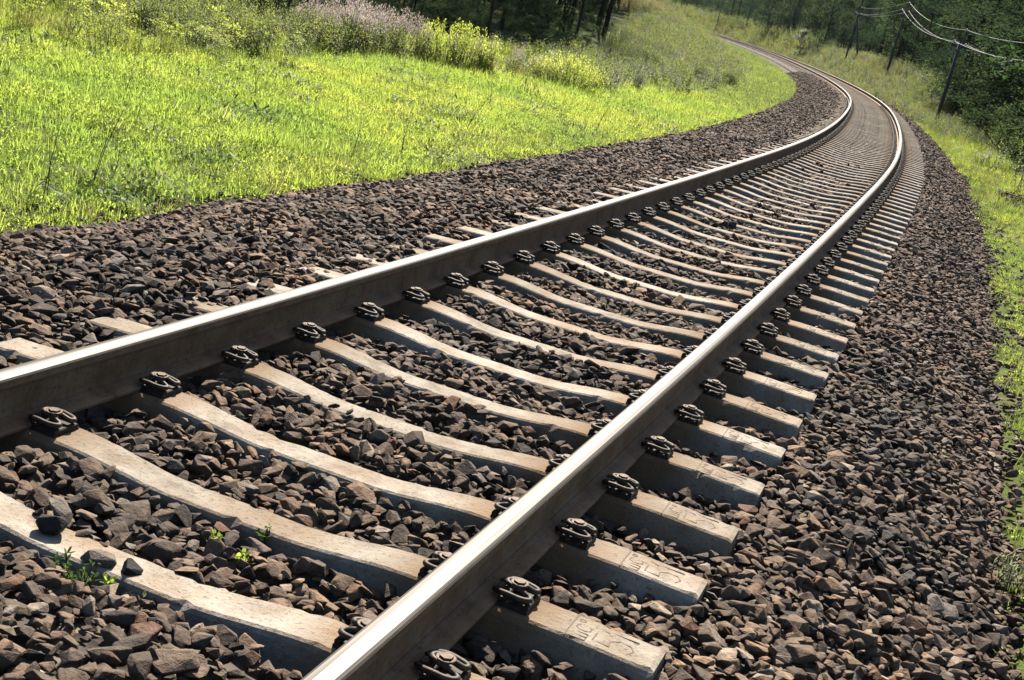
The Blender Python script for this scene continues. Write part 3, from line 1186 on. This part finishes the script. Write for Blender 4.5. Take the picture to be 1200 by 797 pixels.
def build_rough():
    objs = [tuft(70 + i, 30, .22, .25, .60, .012, .7, 'verge') for i in range(3)]                 # 0-2
    objs += [tuft(80 + i, 30, .20, .35, .80, .010, .6, 'dry') for i in range(2)]                   # 3-4
    objs += [stalk(90 + i, .9, 7, .18, 'weed', 'pink', 'plume', .12, .03, 10, 26) for i in range(2)]   # 5-6 pinkish plumes
    objs += [stalk(95 + i, .8, 7, .20, 'weed', 'weed', 'plume', .12, .035, 16, 14) for i in range(2)]  # 7-8 green weeds
    objs += [stalk(100 + i, .7, 7, .20, 'silver', 'silver', 'plume', .10, .032, 14, 14) for i in range(2)]  # 9-10 silvery weeds
    objs += [stalk(105, .7, 7, .22, 'weed', 'gold', 'gold', .11, .025, 12, 26)]                    # 11 yellow heads
    objs += [stalk(107, .8, 5, .15, 'weed', 'white', 'plume', .10, .022, 10, 24)]                  # 12 white fluff
    objs += [herb(110 + i, 40, .24, .22, .13, .045, 'weed', (.1, 1.0)) for i in range(2)]          # 13-14 low dark herbs
    objs += [tuft(115, 26, .16, .10, .28, .010, .9, 'meadow')]                                     # 15 lush
    objs += [herb(116, 40, .22, .10, .06, .022, 'meadow', (.2, 1.2))]                              # 16 low leaves
    objs += [tuft(117, 30, .2, .15, .40, .012, .9, 'bank')]                                         # 17 duller grass
    for i, o in enumerate(objs):
        o.name = 'rough_kind_%02d' % i
    coll = protos('rough_kinds', objs)
    # tall weed band along the far side of the meadow
    parts = []
    def band(s, l):
        x = -8.55 - .2 * np.sin(s * .9) - .75 * sm((20 - s) / 4)
        return (l < x) & (l > x - 3.2)
    s, l, p = field(17.4, 27.6, -13.5, -8.2, 26, band)
    parts.append((p, [7, 7, 8, 8, 13, 14, 0, 1, 15, 15], .48, .78))
    s, l, p = field(22.8, 27.4, -12, -8.6, 16, lambda s, l: band(s, l) & (l > -10.4) & (l < -8.9))
    parts.append((p, [5, 6, 6], .68, .94))
    s, l, p = field(14.5, 19.5, -13.5, -8.0, 22, None)
    parts.append((p, [11, 0, 1, 15, 15, 15, 16, 15], .45, .75))
    # dry pink grasses between the two goldenrod clumps
    s, l, p = field(27.0, 31, -8.6, -6.6, 20, lambda s, l: np.abs(l + 7.55 - (s - 28.8) * .35) < .45)
    parts.append((p, [3, 4, 5, 6, 4], .45, .75))
    put('tall_weeds', parts, coll, 'band of tall weeds with pinkish plumes between the meadow and the wood', 'weeds', .1)
    # shaded rough bank inside the bend
    parts = []
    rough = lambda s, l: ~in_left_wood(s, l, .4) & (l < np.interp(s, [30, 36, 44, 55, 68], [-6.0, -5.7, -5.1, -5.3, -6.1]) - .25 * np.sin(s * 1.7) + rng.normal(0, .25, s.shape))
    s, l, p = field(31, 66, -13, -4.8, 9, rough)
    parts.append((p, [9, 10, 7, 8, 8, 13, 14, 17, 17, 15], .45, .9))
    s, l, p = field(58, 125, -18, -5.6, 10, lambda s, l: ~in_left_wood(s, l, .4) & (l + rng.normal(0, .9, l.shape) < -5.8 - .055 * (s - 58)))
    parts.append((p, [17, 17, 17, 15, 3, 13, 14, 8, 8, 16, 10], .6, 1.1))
    s, l, p = field(100, 190, -20, -9, 4, lambda s, l: ~in_left_wood(s, l, .5) & (l < -9))
    parts.append((p, [0, 15, 15, 3, 16], .7, 1.2))
    s, l, p = field(105, 145, -18.5, -13.5, 4, lambda s, l: ~in_left_wood(s, l, -.5))
    parts.append((p, [3, 4, 4], 1.2, 1.8))
    put('rough_grass', parts, coll, 'rough grey green grass on the shaded bank inside the bend', 'grass', .12)
    # right verge
    parts = []
    ver = lambda s, l: l > right_edge(s)
    s, l, p = field(3, 30, 2.4, 4.6, 20, lambda s, l: ver(s, l) & (noise2(s * 1.3, l * 2.2) > -.9))
    parts.append((p, [15, 15, 16, 16, 17], .25, .5))
    s, l, p = field(3, 24, 2.36, 3.3, 130, lambda s, l: ver(s, l + .1) & (noise2(s * 1.1, l * 2.2) > -.05))
    parts.append((p, [15, 16, 16, 16, 17], .18, .36))
    s, l, p = field(24, 62, 2.4, 5.2, 14, ver)
    parts.append((p, [15, 15, 16, 16, 17, 0], .4, .85))
    s, l, p = field(26, 62, 3.5, 5.4, 8, ver)
    parts.append((p, [15, 15, 15, 16, 16, 0], .5, .95))
    s, l, p = field(56, 100, 2.5, 8, 15, ver)
    parts.append((p, [0, 15, 15, 15, 7, 16, 10, 17], .45, .9))
    s, l, p = field(70, 175, 2.4, 9, 8, ver)
    parts.append((p, [3, 17, 3, 0, 15, 8, 10, 17], .6, 1.05))
    s, l, p = field(175, 300, 2.2, 9, 2.5, None)
    parts.append((p, [0, 1, 3, 2, 7], 1.4, 2.4))
    # wood floor
    s, l, p = field(24, 100, 5.2, 14, 1.6, None)
    parts.append((p, [7, 8, 13, 14], 1.0, 1.8))
    put('verge_grass', parts, coll, 'yellowing grass along the verge and cutting right of the track', 'grass', .12)
    return objs


build_meadow()
ROUGH = build_rough()


# ------------------------------------------------------------------ trees
def needle_clump(v, f, c, r0, n, ln, w, r, flat=.55):
    for _ in range(n):
        a = r.uniform(0, 6.283)
        e = r.gauss(.15, .6)
        d = Vector((math.cos(a) * math.cos(e), math.sin(a) * math.cos(e), math.sin(e) * flat + .1))
        b = c + Vector((r.gauss(0, r0), r.gauss(0, r0), r.gauss(0, r0 * flat)))
        sd = d.cross(Vector((r.gauss(0, 1), r.gauss(0, 1), r.gauss(0, 1)))).normalized()
        k = len(v)
        l = ln * r.uniform(.6, 1.3)
        v.extend([tuple(b - sd * w * .5), tuple(b + sd * w * .5), tuple(b + d * l + sd * w * .2), tuple(b + d * l - sd * w * .2)])
        f.append((k, k + 1, k + 2, k + 3))


def make_pine(seed, h, bare, spread, dens, link=True, nclump=30):
    r = random.Random(seed)
    root = empty('pine_tree')
    mb = MB()
    pts, rad = [], []
    bx, by = r.gauss(0, .25), r.gauss(0, .25)
    for i in range(9):
        t = i / 8
        pts.append(Vector((bx * math.sin(t * 2.2), by * math.sin(t * 1.7), h * t)))
        rad.append(.066 * (h / 16) * (1 - .85 * t) + .012 + (.03 if i == 0 else 0))
    mb.tube(pts, rad, 8)
    v, f = [], []
    nl = int(dens * (h - bare) * 3.2)
    for i in range(nl):
        t = (i + r.random()) / nl
        z = bare + (h - bare) * t
        env = spread * (1 - t) ** .75 * (.55 + .45 * min(1, t * 5 + .35)) + .35
        L = env * r.uniform(.6, 1.1)
        a = r.uniform(0, 6.283)
        c0 = Vector((bx * math.sin(z / h * 2.2), by * math.sin(z / h * 1.7), z))
        tip = c0 + Vector((math.cos(a) * L, math.sin(a) * L, L * r.uniform(-.15, .35)))
        mid = c0.lerp(tip, .5) + Vector((0, 0, -.06 * L))
        mb.tube([c0, mid, tip], [.032 * (1 - t) + .012, .02, .007], 4, cap=False)
        nb = max(2, int(L * 2.6))
        for b in range(nb):
            q = .28 + .72 * (b + r.random()) / nb
            c = c0.lerp(mid, q * 2) if q < .5 else mid.lerp(tip, q * 2 - 1)
            c = c + Vector((r.gauss(0, .20), r.gauss(0, .20), r.gauss(.04, .06))) * (L * .35 + .3)
            needle_clump(v, f, c, .16 + .05 * L, int(nclump * r.uniform(.6, 1.3)), .22, .035, r)
    mb.build('trunk', [M['bark']], root, smooth=True)
    mesh_obj('crown', v, f, M['needles'], root)
    return root


def make_broadleaf(seed, h, low, spread, nleaf, mat='broadleaf', name='leafy_tree', lsize=.13):
    r = random.Random(seed)
    root = empty(name)
    mb = MB()
    mb.tube([(0, 0, -.1), (r.gauss(0, .1), r.gauss(0, .1), h * .35), (r.gauss(0, .3), r.gauss(0, .3), h * .8)], [.035 * h / 3 + .03, .025 * h / 3 + .02, .015], 7)
    v, f = [], []
    ncl = max(14, int(h * spread * 2.2))
    cl = []
    for i in range(ncl):
        t = r.random()
        z = low + (h - low) * t
        env = spread * math.sqrt(max(.05, 1 - (2 * t - .85) ** 2 * .8))
        a = r.uniform(0, 6.283)
        q = env * (r.random() ** .45)
        c = Vector((q * math.cos(a), q * math.sin(a), z))
        cl.append((c, r.uniform(.25, .55) * (spread / 2.2) ** .6))
        st = Vector((0, 0, max(.2, z - q * .7)))
        mb.tube([st, st.lerp(c, .5) + Vector((0, 0, .08)), c], [.03, .018, .006], 4, cap=False)
    for i in range(nleaf):
        c, rr = cl[i % ncl]
        d = Vector((r.gauss(0, 1), r.gauss(0, 1), r.gauss(0, .75)))
        d = d / max(d.length, 1e-3) * rr * r.random() ** .4
        leaf(v, f, c + d * 1.5, r.uniform(0, 6.283), r.uniform(-.6, .9), lsize * r.uniform(.6, 1.3), lsize * .6, .4)
    mb.build('trunk', [M['bark']], root, smooth=True)
    mesh_obj('crown', v, f, M[mat], root)
    return root


def place_tree(root, s, lat, rz, sc, label, cat, group, dz=-.1, first=False):
    o = root if first else copy_tree(root)
    p = W(s, lat, 0)
    o.location = (p[0], p[1], float(H(np.array([s]), np.array([lat]))[0]) + dz)
    o.rotation_euler = (0, 0, rz)
    o.scale = (sc, sc, sc)
    tag(o, label, cat, group)
    return o


USED = set()


def grow(root, *a, **k):
    first = root.name not in USED
    USED.add(root.name)
    return place_tree(root, *a, first=first, **k)


def build_forest():
    r = random.Random(11)
    low = [make_pine(200 + i, 15 + 1.5 * i, 1.0 + .5 * i, 3.2, .62, nclump=46) for i in range(3)]           # branches to the ground
    tall = [make_pine(220 + i, 19 + i, 8.5 + i, 3.0, .8, nclump=34) for i in range(3)]           # bare lower trunk
    broad = [make_broadleaf(240 + i, 6.5 + 1.5 * i, .5, 2.2 + .3 * i, 7000, lsize=.19) for i in range(3)]
    bush = [make_broadleaf(260 + i, 2.2 + .5 * i, .15, 1.1 + .2 * i, 2200, 'shrubleaf' if i else 'broadleaf', 'bush', .11) for i in range(3)]
    pts = []

    def free(x, y, d):
        for a, b in pts:
            if (a - x) ** 2 + (b - y) ** 2 < d * d:
                return False
        pts.append((x, y))
        return True

    def plant(n, s0, s1, l0, l1, kinds, dmin, lab, cat, grp, sc=(.85, 1.2), cond=None, edge=None):
        k = 0
        tries = 0
        while k < n and tries < n * 60:
            tries += 1
            s = r.uniform(s0, s1)
            l = r.uniform(l0, l1)
            if cond and not cond(s, l):
                continue
            p = W(s, l, 0)
            q = np.array([[p[0], p[1], 3.0 + float(np.interp(s, S, PZ))]])
            if not in_view(q, 260)[0]:
                continue
            if not free(p[0], p[1], dmin):
                continue
            kind = r.choice(kinds)
            grow(kind, s, l, r.uniform(0, 6.283), r.uniform(*sc), lab, cat, grp)
            k += 1
        print('planted', k, n, cat, lab[:40])
    # right-hand wood: front row
    def rightwood(s, l):
        # the clearing kept open in front of the line of poles
        p = W(s, l - 2.5, 1.8) - CAM
        px = 600 + FPX * (p @ CR) / max(p @ _f, .1)
        if px < (1128 if s < 66 else 1066 if s < 107 else 1012 if s < 140 else 0):
            return False
        return l > np.interp(s, [30, 55, 66, 75, 100, 150, 300], [5.0, 4.8, 4.8, 4.9, 5.8, 6.4, 7.0])
    plant(30, 33, 76, 4.8, 9.0, broad[:2] + low + low, 1.9, 'leafy or low branched tree at the dark wood edge beyond the right verge', 'tree', 'trees along the right wood edge', cond=rightwood)
    plant(50, 60, 130, 4.8, 12, low + low + broad[:2], 2.6, 'dark pine with low boughs standing behind the line of poles', 'tree', 'pines behind the poles', cond=rightwood)
    plant(42, 125, 230, 6.0, 15, low + tall + broad[1:], 3.0, 'dark tree in the wood above the cutting behind the far curve', 'tree', 'trees above the far cutting', cond=rightwood)
    plant(28, 225, 330, 7, 24, low + low + broad[2:], 3.2, 'distant dark pine in the wood where the track disappears', 'tree', 'distant pines past the bend', cond=rightwood)
    plant(26, 34, 100, 9, 30, low + tall, 3.0, 'shadowed pine deep inside the right wood', 'tree', 'pines deep in the right wood', cond=rightwood)
    # left wood
    leftwood = lambda s, l: bool(in_left_wood(s, l))
    plant(44, 44, 66, -34, -8, tall, 1.1, 'bare pine trunk in the near edge of the left wood', 'tree', 'pine trunks at the near edge of the left wood', cond=leftwood, sc=(.55, .72))
    plant(92, 60, 125, -34, -8, tall, 1.3, 'bare pine trunk in the black shade of the left wood', 'tree', 'pine trunks in the left wood', cond=leftwood, sc=(1.0, 1.4))
    plant(26, 22, 48, -24, -10.5, low, 1.6, 'dark pine with low boughs behind the pinkish weed band', 'tree', 'pines behind the weed band', cond=lambda s, l: bool(in_left_wood(s, l, -.8)), sc=(.34, .5))
    plant(34, 32, 48, -18, -8, low[:2], .8, 'young dark pine fronting the left wood behind the goldenrod', 'tree', 'young pines fronting the left wood', cond=lambda s, l: bool(in_left_wood(s, l, -.3)), sc=(.12, .26))
    plant(24, 38, 76, -20, -8, bush[:1], .9, 'dark low bush at the foot of the near trunks of the left wood', 'bush', 'low bushes at the edge of the left wood', cond=lambda s, l: bool(in_left_wood(s, l, -.2)) and not bool(in_left_wood(s, l, -5.0)), sc=(.25, .5))
    plant(60, 33, 110, -32, -9, bush[:1], 1.1, 'dark understorey bush between the trunks of the left wood', 'bush', 'bushes in the left wood', cond=lambda s, l: bool(in_left_wood(s, l, -.6)), sc=(.5, 1.1))
    # bushes on the right edge of the wood
    plant(16, 36, 75, 5.0, 6.5, bush, 1.1, 'bush at the foot of the wood beyond the right verge', 'bush', 'bushes at the right wood edge', sc=(.6, 1.0))
    # single things one can point to
    grow(bush[1], 72, 6.2, .4, .85, 'bright green bush beside the nearest leaning pole', 'bush', None)
    g = make_broadleaf(281, 3.2, .4, 1.3, 2600, 'paleleaf', 'pale_shrub', .15)
    grow(g, 172, 3.6, .2, 1.0, 'pale grey green shrub standing above the far rails', 'shrub', None)
    t = make_broadleaf(283, 6.5, 1.5, 2.4, 5200, 'broadleaf', 'leafy_tree', .2)
    grow(t, 212, 5.2, .7, 1.0, 'rounded dark leafy tree on a short trunk close beside the far track', 'tree', None)
    b2 = bush[2]
    for s, l, lab in ((165, 4.6, 'grey green bush just left of the pale shrub'), (186, 4.8, 'low bush between the pale shrub and the rounded tree')):
        grow(b2, s, l, s, .8, lab, 'bush', None)
    b0 = bush[0]
    for s, l, sc, lab in ((50.5, -6.2, .32, 'dark clumpy bush on the lower bank inside the bend'), (47, -7.6, .4, 'broad dark weed bush at the foot of the shaded bank'),
                          (54, -5.4, .3, 'small dark bush near the ballast inside the bend')):
        grow(b0, s, l, s, sc, lab, 'bush', None)
    # the mass of the wood farther back
    trees = []
    for q in low[:2] + tall[:1]:
        for ch in q.children:
            pass
        o = bpy.data.objects.new('wood_kind', q.children[0].data)
        trees.append(q)
    kinds = []
    for i, q in enumerate(low[:3]):
        cr = next(c for c in q.children if c.name.startswith('crown'))
        o = bpy.data.objects.new('wood_kind_%02d' % i, cr.data)
        kinds.append(o)
    coll = protos('wood_kinds', kinds)
    P = []
    for x in np.arange(-260, 140, 5.0):
        for y in np.arange(30, 460, 5.0):
            P.append((x + r.uniform(-2, 2), y + r.uniform(-2, 2)))
    P = np.array(P)
    s, l = sl_of(P[:, 0], P[:, 1])
    lw = P[:, 0] < np.interp(P[:, 1], [20, 36, 45, 60, 90, 120, 160, 460], [-19, -16, -17, -19, -26, -34, -50, -260])
    keep = ((l > 16) & (s > 25)) | (lw & (l < -14)) | ((s > 335) & (np.abs(l) > 6))
    keep &= (s < 455)
    P, s, l = P[keep], s[keep], l[keep]
    z = H(np.clip(s, -8, 455), l)
    p = np.stack([P[:, 0], P[:, 1], z - .3], -1)
    k = in_view(p + np.array([0, 0, 5.0]), 400)
    p = p[k]
    n = len(p)
    print('wood mass', n)
    sc = rng.uniform(.9, 1.35, n)
    scatter('forest', p, np.stack([np.zeros(n), np.zeros(n), rng.uniform(0, 6.28, n)], -1), np.stack([sc, sc, sc], -1), rng.integers(0, 3, n), coll,
            'dark mass of pine wood filling the background', 'forest')
    # any prototype never placed goes
    for q in low + tall + broad + bush:
        if q.name not in USED:
            for ch in list(q.children):
                bpy.data.objects.remove(ch)
            bpy.data.objects.remove(q)


build_forest()


# ------------------------------------------------------------------ single plants
def goldenrod(s, lat, wdt, h, seed, label):
    r = random.Random(seed)
    root = empty('goldenrod_bush')
    st, lv, hd = MB(), MB(), MB()
    for i in range(int(120 * wdt)):
        a = r.uniform(0, 6.283)
        q = math.sqrt(r.random())
        b = Vector((q * math.cos(a) * wdt * .5, q * math.sin(a) * wdt * .4, 0))
        hh = h * r.uniform(.55, 1.15) * (1 - .30 * q * q)
        tip = b + Vector((b.x * .25 + r.gauss(0, .05), b.y * .25 + r.gauss(0, .05), hh))
        st.tube([b, b.lerp(tip, .5), tip], [.004, .003, .002], 3, cap=False)
        v, f = [], []
        for k in range(9):
            leaf(v, f, b.lerp(tip, r.uniform(.15, .85)), r.uniform(0, 6.283), r.uniform(.1, 1), .10, .018, .5)
        lv.add(v, f)
        v, f = [], []
        for k in range(20):
            t = r.random()
            leaf(v, f, tip + Vector((r.gauss(0, .03) * (.4 + t), r.gauss(0, .03) * (.4 + t), .08 - .26 * h * t)), r.uniform(0, 6.283), r.uniform(.2, 1.35), .06, .013, .2)
        hd.add(v, f)
    st.build('stem', [M['stem']], root)
    lv.build('foliage', [M['meadow']], root)
    hd.build('blossom', [M['gold']], root)
    p = W(s, lat, 0)
    root.location = (p[0], p[1], float(H(np.array([s]), np.array([lat]))[0]))
    tag(root, label, 'plant', 'goldenrod clumps at the meadow edge')


goldenrod(27.3, -8.25, 1.5, .80, 1, 'wider goldenrod clump with yellow tops at the end of the tall weed band')
goldenrod(29.4, -6.35, 1.3, .66, 2, 'right goldenrod clump with yellow tops just before the shaded bank')


def weed(px, py, z, h, n, seed, label, mat='shrubleaf', ln=.03, w=.008, spread=.03):
    r = random.Random(seed)
    root = empty('weed')
    p = pix_ground(px, py, z)
    root.location = tuple(p)
    st = MB()
    v, f = [], []
    for i in range(n):
        a = r.uniform(0, 6.283)
        b = Vector((math.cos(a), math.sin(a), 0)) * spread * math.sqrt(r.random())
        hh = h * r.uniform(.55, 1.1)
        tip = b + Vector((r.gauss(0, .22) * hh, r.gauss(0, .22) * hh, hh))
        st.tube([b, b.lerp(tip, .5) + Vector((0, 0, .01)), tip], [.0022, .0016, .0008], 4, cap=False)
        for k in range(8):
            leaf(v, f, b.lerp(tip, .15 + .85 * r.random()), r.uniform(0, 6.283), r.uniform(.2, 1.2), ln * r.uniform(.6, 1.3), w, .2)
    st.build('stem', [M['stem']], root)
    mesh_obj('foliage', v, f, M[mat], root)
    tag(root, label, 'weed', 'small weeds growing in the ballast')


weed(88, 704, -.05, .105, 14, 1, 'feathery green weed in the ballast beside the lowest full sleeper, lower left')
weed(70, 668, -.07, .05, 4, 2, 'thin pale sprig behind the feathery weed, against the lowest full sleeper')
weed(124, 690, -.06, .030, 3, 3, 'tiny yellow green sprout below the small round stone', 'meadow', .022, .012, .01)
weed(248, 640, -.085, .035, 4, 4, 'tiny yellow green sprout between the two lowest long sleepers, leftmost of three', 'meadow', .025, .012, .012)
weed(284, 661, -.085, .035, 4, 5, 'bright yellow green sprout between the two lowest long sleepers, lowest of three', 'meadow', .025, .013, .012)
weed(308, 641, -.085, .055, 4, 6, 'slender green sprig against the sleeper side, rightmost of three', 'shrubleaf', .028, .011, .012)
weed(1190, 690, -.40, .13, 26, 7, 'bushy blue green weed at the lower right ballast edge', 'silver', .05, .006, .13)
weed(172, 712, -.08, .03, 4, 8, 'dull olive sprig among stones in the lower left corner', 'silver', .02, .008, .015)


def white_weed(px, py, z, h, seed, label):
    r = random.Random(seed)
    root = empty('fluffy_weed')
    root.location = tuple(pix_ground(px, py, z))
    st = MB()
    lv, lf, hv, hf = [], [], [], []
    for i in range(7):
        b = Vector((r.gauss(0, .08), r.gauss(0, .08), 0))
        tip = b + Vector((r.gauss(0, .1), r.gauss(0, .1), h * r.uniform(.6, 1.05)))
        st.tube([b, b.lerp(tip, .5), tip], [.005, .004, .002], 4, cap=False)
        for k in range(12):
            leaf(lv, lf, b.lerp(tip, r.uniform(.1, .8)), r.uniform(0, 6.283), r.uniform(.1, 1), .11, .03, .4)
        for k in range(22):
            leaf(hv, hf, tip + Vector((r.gauss(0, .05), r.gauss(0, .05), r.uniform(-.22, .04))), r.uniform(0, 6.283), r.uniform(-.5, 1.2), .05, .025, .2)
    st.build('stem', [M['stem']], root)
    mesh_obj('foliage', lv, lf, M['weed'], root)
    mesh_obj('seed_head', hv, hf, M['white'], root)
    tag(root, label, 'weed', 'white fluffy weeds on the right verge')


white_weed(1160, 206, -.42, .75, 1, 'upper white fluffy weed on the verge crest, against the dark wood')
white_weed(1188, 232, -.45, .85, 2, 'taller white fluffy weed at the right edge, above the dark stone patch')
white_weed(1148, 196, -.42, .5, 3, 'short white tipped weed left of the taller fluffy ones')


# a dry straw leaning against the rail foot
def straw():
    mb = MB()
    p = pix_ground(538, 760, -.09)
    q = pix_ground(548, 716, .03)
    q2 = pix_ground(560, 704, .02)
    mb.tube([p, (p + q) / 2 + np.array([0, 0, .01]), q, q2], [.0014, .0013, .001, .0007], 5)
    tag(mb.build('dry_straw', [M['dry']]), 'thin dry straw leaning on the foot of the right rail', 'straw')


straw()


# ------------------------------------------------------------------ poles and wires
POLES = [(33.0, 4.9, 3.4), (66.5, 3.35, 4.0), (108.0, 4.35, 4.9), (141.0, 4.6, 4.6), (240.0, 3.6, 5.0)]
ATT = [(-.22, .0), (.30, -.04), (.14, .60)]       # wire seats: offset along the arm, height over the arm


def build_poles():
    labs = ['telegraph pole just outside the right edge of the picture', 'nearest leaning telegraph pole standing in bright grass by the right wood',
            'second telegraph pole, rising from the yellow grass crest above the bend', 'third telegraph pole, small and braced by a slanting prop',
            'farthest thin telegraph pole beside the rounded dark tree']
    heads = []
    for i, (s, lat, h) in enumerate(POLES):
        p = W(s, lat, 0)
        zb = float(H(np.array([s]), np.array([lat]))[0]) - .25
        th = float(heading(s))
        root = empty('telegraph_pole', (p[0], p[1], zb), th)
        tag(root, labs[i], 'pole', 'telegraph poles along the track')
        H_ = h + .25
        mb = MB()
        mb.tube([(0, 0, 0), (.01, 0, H_ * .5), (0, 0, H_)], [.09, .08, .068], 12)
        mb.build('pole', [M['pole']], root, smooth=True)
        a = MB()
        a.box((.04, .15, H_ - .22), (.80, .09, .10), bev=.01)
        a.box((.14, .15, H_ + .14), (.07, .07, .72), bev=.01)
        a.build('crossarm', [M['pole']], root)
        hs = []
        for dx, dz in ATT:
            ins = MB()
            z0 = H_ - .17
            ins.tube([(dx, .15, z0 - .02), (dx, .15, z0 + .06 + dz)], .012, 6)
            ins.tube([(dx, .15, z0 + .04 + dz), (dx, .15, z0 + .08 + dz), (dx, .15, z0 + .11 + dz), (dx, .15, z0 + .16 + dz), (dx, .15, z0 + .18 + dz)], [.05, .045, .03, .045, .02], 10)
            ins.build('insulator', [M['porcelain']], root, smooth=True)
            hs.append(np.array([p[0] + math.cos(th) * dx - math.sin(th) * .13, p[1] + math.sin(th) * dx + math.cos(th) * .13, zb + z0 + .12 + dz]))
        heads.append(hs)
        if i == 3:
            b = MB()
            b.tube([(1.25, .0, .1), (.05, 0, H_ - .5)], [.09, .08], 10)
            b.build('prop', [M['pole']], root, smooth=True)
    labs = ['overhead wire lowest on the poles, on the track side', 'overhead wire in the middle, crossing the first wire at the nearest pole', 'topmost overhead wire with separate insulators']
    for w in range(3):
        mb = MB()
        pts = []
        prev = heads[0][w] + (heads[0][w] - heads[1][w]) * .35
        chain = [prev] + [h[w] for h in heads[:4]]
        for a, b in zip(chain[:-1], chain[1:]):
            L = np.linalg.norm(b - a)
            sag = .00026 * L * L
            for t in np.linspace(0, 1, 17)[:-1]:
                pts.append(a + (b - a) * t - np.array([0, 0, 4 * sag * t * (1 - t)]))
        pts.append(chain[-1])
        mb.tube(pts, .011, 6)
        tag(mb.build('overhead_wire', [M['wire']], smooth=True), labs[w], 'wire', 'overhead wires on the poles')


build_poles()


# ------------------------------------------------------------------ summer air between here and the far wood
def build_haze():
    m, nt, out = newmat('summer_haze')
    vol = nd(nt, 'ShaderNodeVolumePrincipled')
    vol.inputs['Color'].default_value = (.72, .84, 1.0, 1)
    vol.inputs['Density'].default_value = .00009
    vol.inputs['Anisotropy'].default_value = 0
    nt.links.new(vol.outputs[0], out.inputs['Volume'])
    mb = MB()
    mb.box((-50, 265, 22), (740, 720, 56))
    tag(mb.build('haze', [m]), 'faint blue summer haze over the far wood', 'haze', kind='stuff')


build_haze()
